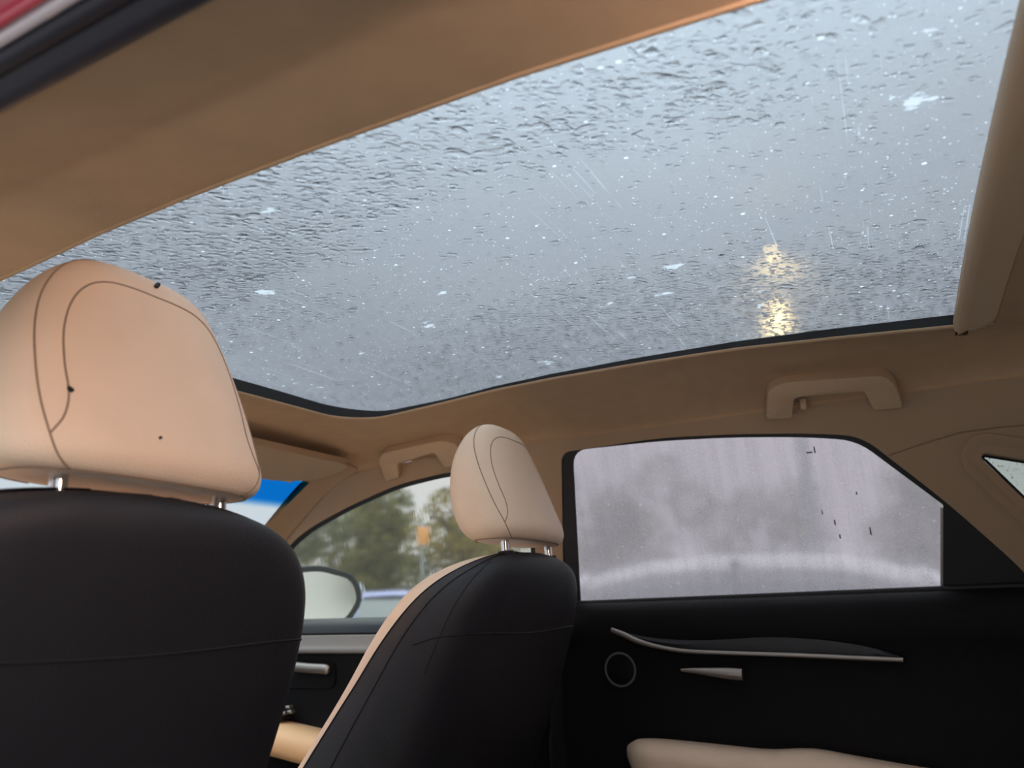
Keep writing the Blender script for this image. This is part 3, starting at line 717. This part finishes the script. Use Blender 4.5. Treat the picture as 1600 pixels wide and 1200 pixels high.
def front_seat(x, y, label, cat='car seat', marks=False, lift=0., post=.080, turn=1.):
    t = empty('front_seat', (x, y, 0)); tag(t, label, cat, 'front seats')
    cov = seat_loft.mesh('back_cover', 'black_leather', t, lambda v: -UC(v), UC, 64, 60); tag(cov, 'black leather back and side cover')
    cus = seat_loft.mesh('front_cushion', 'leather', t, UC, lambda v: 1 - UC(v), 56, 60); tag(cus, 'beige leather front facing')
    for q in (cov, cus): q.location.z = lift
    for sg in (1, -1):
        seat_loft.seam('seam', [(sg * (UC(v) - .002), v) for v in np.linspace(.0, .93, 14)], .0012, 'black_seam', cov, 60)
        seat_loft.seam('seam', [(sg * u, v) for u, v in ((.222, .05), (.228, .25), (.220, .4), (.206, .52), (.193, .62), (.180, .70), (.170, .755), (.158, .785))], .0012, 'black_seam', cov, 50)
        seat_loft.seam('seam', [(sg * u, v) for u, v in ((.158, .785), (.150, .74), (.148, .66), (.150, .50), (.152, .36))], .0010, 'black_seam', cov, 40)
    seat_loft.seam('seam', [(u, v) for u, v in ((-.19, .415), (-.15, .43), (-.08, .432), (0, .425), (.08, .432), (.15, .43), (.19, .415))], .0012, 'black_seam', cov, 60)
    # seat cushion
    c = rbox('seat_cushion', (.50, .52, .16), (0, .98, .60), 'leather', t, .05, 5)
    rbox('seat_base', (.44, .46, .14), (0, .98, .46), 'black', t, .02, 2)
    # headrest with its posts
    h = headrest_loft.mesh('headrest', 'leather', t, 0, 1, 96, 64); h.data.transform(Matrix.Translation((0, HY, 0)))
    tag(h, 'beige leather headrest')
    def seam(uv, r=.0008, m='seam', n=44):
        s = headrest_loft.seam('headrest_seam', uv, r, m, h, n); s.data.transform(Matrix.Translation((0, HY, 0))); return s
    d = 1 / 360
    for sg in (1, -1):
        seam([(sg * a * d * turn, v) for a, v in ((97, .95), (94, .86), (90, .74), (84, .61), (77, .52), (68, .42), (62, .34), (57, .27), (51, .15), (50, .135))])
        seam([(sg * a * d * turn, v) for a, v in ((0, .665), (12, .665), (30, .655), (44, .625), (52, .575), (53.5, .50), (50, .42), (46.5, .36), (49, .315), (57, .275))])
    seam([(a * d, .135 + .0 * a) for a in range(-150, 151, 15)], .0010, 'seam', 90)
    for sg in (-1, 1):
        p = tube('headrest_post', [(sg * post, HY - .030, 1.195), (sg * post, HY - .028, 1.225), (sg * post, HY - .026, 1.25)], .0065, 'chrome', t, seg=14)
        tube('post_guide', [(sg * post, HY - .0300, 1.205), (sg * post, HY - .0290, 1.217)], .0125, 'black', t, seg=14)
    if marks:
        for u, v, s_, nm in marks:
            p = headrest_loft.at(u, v); nrm = headrest_loft.normal(u, v)
            vs_, fs_ = [], []
            rng2 = random.Random(int(u * 1e4)); n_ = 9; nv = Vector(nrm); ax = nv.orthogonal().normalized(); ay = nv.cross(ax)
            ax = Vector((ay.x, ay.y, ay.z)) if abs(ay.z) < .3 else ax; ay = nv.cross(ax)
            for lay in (0.0008, -.002):
                for k in range(n_):
                    a = 2 * PI * k / n_; r_ = rng2.uniform(.6, 1.2) if lay > 0 else 1
                    vs_.append(Vector(p) + nv * lay + ax * math.cos(a) * s_[0] * r_ + ay * math.sin(a) * s_[1] * r_ + Vector((0, HY, 0)))
            fs_ = [tuple(range(n_)), tuple(range(n_, 2 * n_))] + [(k, (k + 1) % n_, n_ + (k + 1) % n_, n_ + k) for k in range(n_)]
            tag(mesh_obj(nm, vs_, fs_, 'mark', h, smooth=False), 'small black mark on the headrest leather')
    return t
HY = .570
driver = front_seat(-.348, 0, 'near front seat, black leather back, beige headrest with black marks, cut by left frame edge', marks=[(-.008, .755, (.0065, .0022), 'scuff'), (.107, .363, (.0016, .003), 'tear'), (.017, .30, (.0012, .0012), 'speck')], lift=.008, post=.074, turn=.84)
passenger = front_seat(.362, 0, 'far front passenger seat, seen side-on between near seat and rear door')

# rear bench, only its edge shows at the right
rb = empty('rear_bench', (0, -.5, .4)); tag(rb, 'rear bench seat, its black side bolster beside the rear right door', 'bench seat')
def bench_part(name, prof, x0, x1, m='black_leather'):
    V, F = [], []; n = len(prof)
    for x in (x0, x0 + .03, x1 - .03, x1):
        s = .94 if x in (x0, x1) else 1.
        cyy, czz = sum(p[0] for p in prof) / n, sum(p[1] for p in prof) / n
        V += [(x, cyy + (p[0] - cyy) * s, czz + (p[1] - czz) * s) for p in prof]
    for i in range(3):
        for k in range(n): F.append((i * n + k, i * n + (k + 1) % n, (i + 1) * n + (k + 1) % n, (i + 1) * n + k))
    F += [tuple(range(n)), tuple(range(3 * n, 4 * n))]
    return put(mesh_obj(name, V, F, m, None, angle=50), rb)
bench_part('backrest', [(-.42, .66), (-.36, .68), (-.50, 1.10), (-.56, 1.14), (-.64, 1.12), (-.56, .66)], -.60, .60)
bench_part('cushion', [(-.52, .50), (-.02, .50), (.0, .60), (-.03, .66), (-.40, .64), (-.52, .62)], -.60, .60)
bench_part('side_bolster', [(-.50, .62), (-.02, .62), (-.04, .78), (-.14, .90), (-.26, 1.0), (-.42, 1.12), (-.52, 1.10)], .57, .655, 'black_leather')

# ------------------------------------------------------------------ grab handles, sun visor
def grab(outer, inner_, label, hook=None, mirror=False):
    """outer/inner_: outlines on the sloping side rail plane; the bow is one thick bevelled plate, standing off the cloth"""
    Nn = Vector((-.62, 0, -.78)); O = Vector((.556, 0, 1.458))
    def h2(px, py):
        d = ray(px, py); p = CAM + d * (Nn.dot(O - CAM) / Nn.dot(d)); return p
    T1 = Vector((0, 1, 0)); T2 = Nn.cross(T1)
    loc2 = lambda p: ((p - O).dot(T1), (p - O).dot(T2))
    L = rnd([(*loc2(h2(*q[:2])), q[2]) for q in outer + inner_[::-1]], .008, 5)
    c = h2(*outer[0][:2]); t = empty('grab_handle', (c.x * (-1 if mirror else 1), c.y, c.z)); tag(t, label, 'grab handle', 'grab handles')
    sx = -1 if mirror else 1
    def pl_(p, d): v = O + T1 * p[0] + T2 * p[1] - Nn * d; return Vector((v.x * sx + (.045 if mirror else 0), v.y, v.z - (.018 if mirror else 0)))
    Ls = grow(L, -.0028); Lm = grow(L, -.0008); V, F = [], []; n = len(L)
    for LL, dd in ((Ls, -.0075), (Lm, -.0062), (L, -.003), (L, .020)): V += [pl_(p, dd) for p in LL]
    for j in range(3):
        for k in range(n): F.append((j * n + k, j * n + (k + 1) % n, (j + 1) * n + (k + 1) % n, (j + 1) * n + k))
    F += [tuple(q) for q in tessellate_polygon([[Vector((p[0], p[1], 0)) for p in Ls]])]
    put(mesh_obj('grip', V, F, 'plastic', None, angle=40), t)
    if hook:
        hp_ = h2(*hook); 
        put(rbox('coat_hook', (.010, .011, .020), hp_ + Vector((.006, 0, .004)), 'plastic', None, .003, 3), t)
        put(rbox('hook_slot', (.014, .018, .012), hp_ + Vector((.010, .004, .017)), 'seam', None, .003, 2), t)
    return t
RO = [(1197, 652, .008), (1199, 607, .02), (1222, 594, .02), (1300, 588, .03), (1382, 583, .03), (1400, 600, .012), (1411, 634, .008)]
RI = [(1238, 650, .006), (1240, 618, .012), (1300, 612, .02), (1350, 608, .006), (1364, 638, .006)]
grab(RO, RI, 'beige grab handle with coat hook above the rear right window', (1255, 634))
grab([(604, 750, .008), (592, 716, .014), (600, 705, .012), (690, 685, .02), (716, 690, .02), (728, 722, .008)], [(625, 743, .006), (622, 722, .008), (680, 704, .006), (696, 728, .006)], 'beige grab handle above the front right window, half behind the far headrest')
grab(RO, RI, 'beige grab handle on the near left rail, its tip at the top frame edge', None, True)
rl = empty('headrest_fill_lamp', (-.49, -.15, 1.455)); tag(rl, 'small warm lamp added out of view on the left headliner rail to light the near headrest', 'lamp')
put(rbox('bezel', (.075, .045, .040), (-.492, -.165, 1.447), 'plastic', None, .008, 3), rl)  # added unseen lamp, its lens turned forward to brighten the near headrest
lens = rbox('lens', (.055, .006, .028), (-.492, -.141, 1.443), 'plastic', None, .002, 2, rot=(-.45, 0, 0)); lens.data.materials[0] = mat('warm_lamp_lens', (.9, .8, .7), .4, emit=((1, .70, .57), 430)); put(lens, rl)
ml = empty('map_lamp', (0, 1.10, 1.47)); tag(ml, 'warm overhead console lamp between the sun visors', 'lamp')
put(rbox('console', (.16, .12, .03), (0, 1.10, 1.472), 'plastic', None, .01, 3), ml)
for sx in (-1, 1):
    lens = rbox('lens', (.04, .06, .008), (sx * .045, 1.10, 1.457), 'plastic', None, .003, 2); lens.data.materials[0] = mat('warm_map_lens', (.9, .8, .7), .4, emit=((1, .52, .22), 85)); put(lens, ml)
vis = empty('sun_visor', (.34, 1.13, 1.45)); tag(vis, 'folded beige sun visor above the windshield, partly behind the near headrest', 'sun visor')
vl = rnd([(.13, 1.075, .02), (.55, 1.060, .05), (.545, 1.165, .05), (.45, 1.205, .03), (.13, 1.215, .02)], .03, 6)
def vplace(p, d):
    return Vector((p[0], p[1], 1.462 - (p[1] - 1.07) * .22 - d * .014 - .006 * abs(p[0]) ** 2))
put(plate('flap', vl, [], vplace, 1., 'pillar', None), vis)
put(tube('hinge_rod', [(.12, 1.20, 1.428), (.50, 1.20, 1.424)], .005, 'plastic'), vis)

# ------------------------------------------------------------------ outside
gnd = rbox('ground', (300, 300, .1), (0, 0, -.05), 'asphalt', None, .01, 1); struct(gnd, 'wet pale concrete car park ground', 'ground')

# right door mirror
mr = empty('side_mirror', (.95, 1.43, 1.12)); tag(mr, 'exterior door mirror reflecting pale sky, seen through the front side window', 'mirror')
MN = Vector((-.304, -.953, 0)); MT = Vector((.953, -.304, 0)); MO = Vector((.95, 1.45, 0))
def mpx(px, py):
    d = ray(px, py); p = CAM + d * (MN.dot(MO - CAM) / MN.dot(d)); return ((p - MO).dot(MT), p.z)
mo = rnd([(*mpx(*p), r_) for p, r_ in (((445, 897), .02), ((500, 892), .03), ((548, 905), .025), ((560, 935), .025), ((538, 970), .03), ((485, 979), .03), ((440, 975), .02))], .03, 6)
def mplace(p, d): return MO + MT * p[0] - MN * d + Vector((0, 0, p[1]))
put(plate('mirror_glass', mo, [], mplace, .004, 'mirror'), mr)
hous = grow(mo, .016); V, F = [], []; nh = len(hous)
cyh = sum(p[0] for p in hous) / nh; czh = sum(p[1] for p in hous) / nh
for dd, s_ in ((-.006, .985), (-.004, 1.), (.03, 1.02), (.07, .92), (.10, .68), (.115, .3)):
    V += [mplace((cyh + (p[0] - cyh) * s_, czh + (p[1] - czh) * s_), dd) for p in hous]
for i in range(5):
    for k in range(nh): F.append((i * nh + k, i * nh + (k + 1) % nh, (i + 1) * nh + (k + 1) % nh, (i + 1) * nh + k))
F.append(tuple(range(5 * nh, 6 * nh)))
put(mesh_obj('mirror_housing', V, F, 'black', None, angle=60), mr)
put(tube('mirror_foot', [(.74, 1.50, 1.08), (.84, 1.52, 1.075), (.92, 1.52, 1.09)], .022, 'black'), mr)

# parked cars
def parked_car(name, loc, rz, paint, label, h=1.45, L=4.4, W=1.75, lit=False, roof_paint=None):
    t = empty(name, loc); t.rotation_euler.z = rz; tag(t, label, 'car', 'parked cars')
    k = h / 1.45
    # body: stations along x (front +), half widths and heights
    st = [(-.5, .62, .45, .80), (-.485, .80, .35, .92), (-.42, .86, .28, .98), (-.25, .875, .26, 1.0), (0, .875, .26, .97), (.2, .875, .26, .96), (.36, .86, .27, .86), (.46, .80, .33, .74), (.495, .62, .42, .64)]
    V, F = [], []
    for (x, hw, z0, z1) in st:
        x *= L; hw *= W / 1.75; z1 *= k
        V += [(x, -hw * .85, z0), (x, -hw, z0 + .12), (x, -hw, (z0 + z1) / 2), (x, -hw * .96, z1 - .06), (x, -hw * .84, z1), (x, 0, z1 + .03), (x, hw * .84, z1), (x, hw * .96, z1 - .06), (x, hw, (z0 + z1) / 2), (x, hw, z0 + .12), (x, hw * .85, z0)]
    c = 11
    for i in range(len(st) - 1):
        for q in range(c): F.append((i * c + q, i * c + (q + 1) % c, (i + 1) * c + (q + 1) % c, (i + 1) * c + q))
    F += [tuple(range(c)), tuple(range((len(st) - 1) * c, len(st) * c))]
    mesh_obj('body', V, F, paint, t, angle=40)
    # glasshouse and roof
    gh = [(-.43, .95, .70), (-.30, 1.30, .62), (-.22, 1.40, .58), (-.05, 1.44, .57), (.06, 1.41, .57), (.12, 1.34, .60), (.27, .95, .72)]
    V, F = [], []
    for (x, z, hw) in gh: V += [(x * L, -.74 * W / 1.75, .93 * k), (x * L, -hw * W / 1.75, max(z * k, .94 * k)), (x * L, hw * W / 1.75, max(z * k, .94 * k)), (x * L, .74 * W / 1.75, .93 * k)]
    for i in range(len(gh) - 1):
        for q in range(3): F.append((i * 4 + q, i * 4 + q + 1, i * 4 + 5 + q, i * 4 + 4 + q))
    mesh_obj('windows', V, F, 'car_glass', t, smooth=False)
    V, F = [], []
    rf = [(-.31, 1.305, .63), (-.22, 1.415, .60), (-.14, 1.445, .59), (-.05, 1.455, .585), (.03, 1.44, .585), (.09, 1.395, .60), (.13, 1.345, .61)]
    for (x, z, hw) in rf:
        hw *= W / 1.75; V += [(x * L, -hw - .01, z * k - .07), (x * L, -hw, z * k - .012), (x * L, -hw * .85, z * k + .012), (x * L, 0, z * k + .028), (x * L, hw * .85, z * k + .012), (x * L, hw, z * k - .012), (x * L, hw + .01, z * k - .07)]
    for i in range(len(rf) - 1):
        for q in range(6): F.append((i * 7 + q, i * 7 + q + 1, i * 7 + 8 + q, i * 7 + 7 + q))
    mesh_obj('roof', V, F, roof_paint or paint, t, angle=60)
    for sg in (-1, 1):
        for (xa, za, xb, zb) in ((.27, .95, .115, 1.36), (-.10, .95, -.09, 1.42), (-.43, .95, -.30, 1.32)):
            tube('pillar', [(xa * L, sg * .745 * W / 1.75, za * k), (xb * L, sg * .615 * W / 1.75, zb * k)], .035, 'car_glass' if xa == -.10 else paint, t, seg=6)
        for xw in (-.31, .31):
            wv = [(xw * L + math.cos(a) * r_, sg * (W / 2 - .02 + dy), .31 + math.sin(a) * r_) for r_, dy in ((.31, -.2), (.31, .0), (.21, .01)) for a in [2 * PI * q / 20 for q in range(20)]]
            mesh_obj('tyre', wv, [(j * 20 + q, j * 20 + (q + 1) % 20, (j + 1) * 20 + (q + 1) % 20, (j + 1) * 20 + q) for j in range(2) for q in range(20)], 'tyre', t, angle=50)
            mesh_obj('wheel_rim', [(xw * L + math.cos(a) * r_, sg * (W / 2 - .01 - dy), .31 + math.sin(a) * r_) for r_, dy in ((.21, 0), (.17, .03), (.03, .01)) for a in [2 * PI * q / 20 for q in range(20)]],
                     [(j * 20 + q, j * 20 + (q + 1) % 20, (j + 1) * 20 + (q + 1) % 20, (j + 1) * 20 + q) for j in range(2) for q in range(20)] + [tuple(range(40, 60))], 'wheel', t, angle=40)
        rbox('headlamp', (.10, .28, .13), (.475 * L, sg * .60 * W / 1.75, .64 * k), 'headlamp' if lit else 'car_glass', t, .03, 2)
        rbox('tail_lamp', (.08, .25, .14), (-.49 * L, sg * .60 * W / 1.75, .78 * k), 'lamp_red', t, .03, 2)
    return t
parked_car('parked_car', (4.45, 1.28, 0), PI / 2, 'silver_paint', 'silver sedan parked alongside, its roof a pale arc through the fogged window', h=1.40, L=4.5)
parked_car('parked_car', (14.5, 13.2, 0), -2.2, 'pale_paint', 'taller pale blue car parked farther off behind the door mirror', h=1.98, L=4.6, W=1.85)
parked_car('parked_car', (11.6, 9.0, 0), -2.5, 'blue_paint', 'blue car parked below the trees, just right of the door mirror', h=1.55, L=4.2, lit=True)

# trees
def tree(x, y, h, r, leaf, label, trunk=.14, crown0=.3, n=1500, seed=0):
    t = empty('tree', (x, y, 0)); tag(t, label, 'tree', 'trees around the car park')
    R2 = np.random.default_rng(seed)
    pts = [(0, 0, 0), (R2.normal(0, .1), R2.normal(0, .1), h * .3), (R2.normal(0, .2), R2.normal(0, .2), h * .65), (0, 0, h * .95)]
    tube('trunk', curve(pts, 10), [trunk * (1 - .085 * k) for k in range(10)], 'bark', t, seg=8)
    for k in range(5):
        a = R2.uniform(0, 2 * PI); z0 = h * R2.uniform(.3, .65); l = r * R2.uniform(.6, .95)
        tube('branch', [(0, 0, z0), (math.cos(a) * l * .5, math.sin(a) * l * .5, z0 + l * .35), (math.cos(a) * l, math.sin(a) * l, z0 + l * .7)], [trunk * .4, trunk * .28, trunk * .1], 'bark', t, seg=6)
    cl = [(R2.normal(0, r * .38), R2.normal(0, r * .38), h * R2.uniform(crown0, .92), r * R2.uniform(.3, .55)) for _ in range(16)]
    V = np.empty((n * 4, 3)); 
    for i in range(n):
        c = cl[R2.integers(16)]; d = R2.normal(0, 1, 3); d /= np.linalg.norm(d); p = np.array(c[:3]) + d * c[3] * R2.uniform(.4, 1) ** .5
        a = R2.normal(0, 1, 3); a /= np.linalg.norm(a); b = np.cross(a, R2.normal(0, 1, 3)); b /= np.linalg.norm(b) + 1e-9
        s = R2.uniform(.10, .22) * h / 8
        V[i * 4:i * 4 + 4] = [p + a * s, p + b * s * .6, p - a * s, p - b * s * .6]
    me = bpy.data.meshes.new('foliage'); me.from_pydata([tuple(v) for v in V], [], [(4 * i, 4 * i + 1, 4 * i + 2, 4 * i + 3) for i in range(n)]); me.materials.append(M[leaf])
    f = bpy.data.objects.new('foliage', me); COL.objects.link(f); f.parent = t; tag(f, kind='stuff')
    return t
TREES = [(23.0, 20.4, 6.0, 1.9, 'leaf_grey', 'grey-green tree at the left end of the row beyond the front side window'),
         (19.0, 15.0, 5.4, 1.9, 'leaf_olive', 'full olive tree centred in the front side window'),
         (18.0, 11.2, 4.6, 1.7, 'leaf_ochre', 'ochre-leaved tree right of the olive one, beyond the front side window'),
         (21.5, 8.0, 5.2, 2.0, 'leaf_olive', 'olive tree just left of the far headrest'),
         (29.0, 22.5, 7.5, 2.4, 'leaf_grey', 'tall grey-green tree behind the row, above the pale car'),
         (28.0, 15.6, 6.2, 2.4, 'leaf_ochre', 'far ochre tree standing behind the olive and ochre trees'),
         (26.0, 3.6, 5.0, 2.0, 'leaf_grey', 'dim tree blurred at the left of the fogged rear window'),
         (25.0, -.9, 5.2, 2.0, 'leaf_grey', 'dim tree blurred in the middle of the fogged rear window'),
         (5.5, -12.5, 3.3, 1.3, 'leaf_olive', 'dark olive tree reflected in the door mirror'),
         (7.6, -17.5, 4.2, 1.6, 'leaf_grey', 'grey-green tree reflected in the door mirror beside the olive one')]
for k, (x, y, h, r, lf, lb) in enumerate(TREES): tree(x, y, h, r, lf, lb, seed=20 + k, n=2600)

# unseen leafy screen added on the left to block low sky light
hd = empty('sky_block_hedge', (-6.5, 2, 0)); tag(hd, 'tall dark green leafy screen added out of view on the left to block low sky light', 'sky_block_hedge')
V, F = [], []; prof_ = [(-.6, 0), (-.75, .8), (-.75, 1.8), (-.6, 2.6), (-.25, 2.95), (.25, 2.95), (.6, 2.6), (.75, 1.8), (.75, .8), (.6, 0)]
for k in range(61):
    V += [(-6.5 + a + rng.normal(0, .06), -14 + k * .25 + rng.normal(0, .06), max(0, z + rng.normal(0, .06) * (z > 0))) for a, z in prof_]
for i in range(60):
    for k in range(9): F.append((i * 10 + k, i * 10 + k + 1, (i + 1) * 10 + k + 1, (i + 1) * 10 + k))
put(mesh_obj('foliage', V, F, leaf_mat('sky_block_leaves', (.03, .035, .018)), None), hd)

# street lamp glowing through the wet sunroof
lp = empty('street_lamp', (7.9, .78, 0)); tag(lp, 'street lamp glowing warm yellow through the wet sunroof', 'street lamp')
put(tube('pole', [(7.9, .78, 0), (7.9, .78, 2.8), (7.9, .78, 4.95)], [.06, .05, .035], 'steel', seg=10), lp)
put(tube('arm', curve([(7.9, .78, 4.90), (7.85, .78, 4.98), (7.7, .77, 5.00), (7.5, .76, 4.99)], 10), .025, 'steel', seg=8), lp)
put(rbox('lamp_head', (.46, .20, .08), (7.40, .757, 4.99), 'steel', None, .03, 3), lp)
put(rbox('lamp_lens', (.38, .16, .07), (7.40, .757, 4.935), 'street_light', None, .03, 3), lp)
# orange sign on a post among the trees
sg = empty('road_sign', (14.4, 10.2, 0)); tag(sg, 'orange sign on a thin post among the trees', 'sign')
put(tube('post', [(14.4, 10.2, 0), (14.4, 10.2, 3.2)], .04, 'steel', seg=8), sg)
put(rbox('panel', (.06, .26, .42), (14.36, 10.17, 2.9), 'orange', None, .02, 2, rot=(0, 0, .6)), sg)
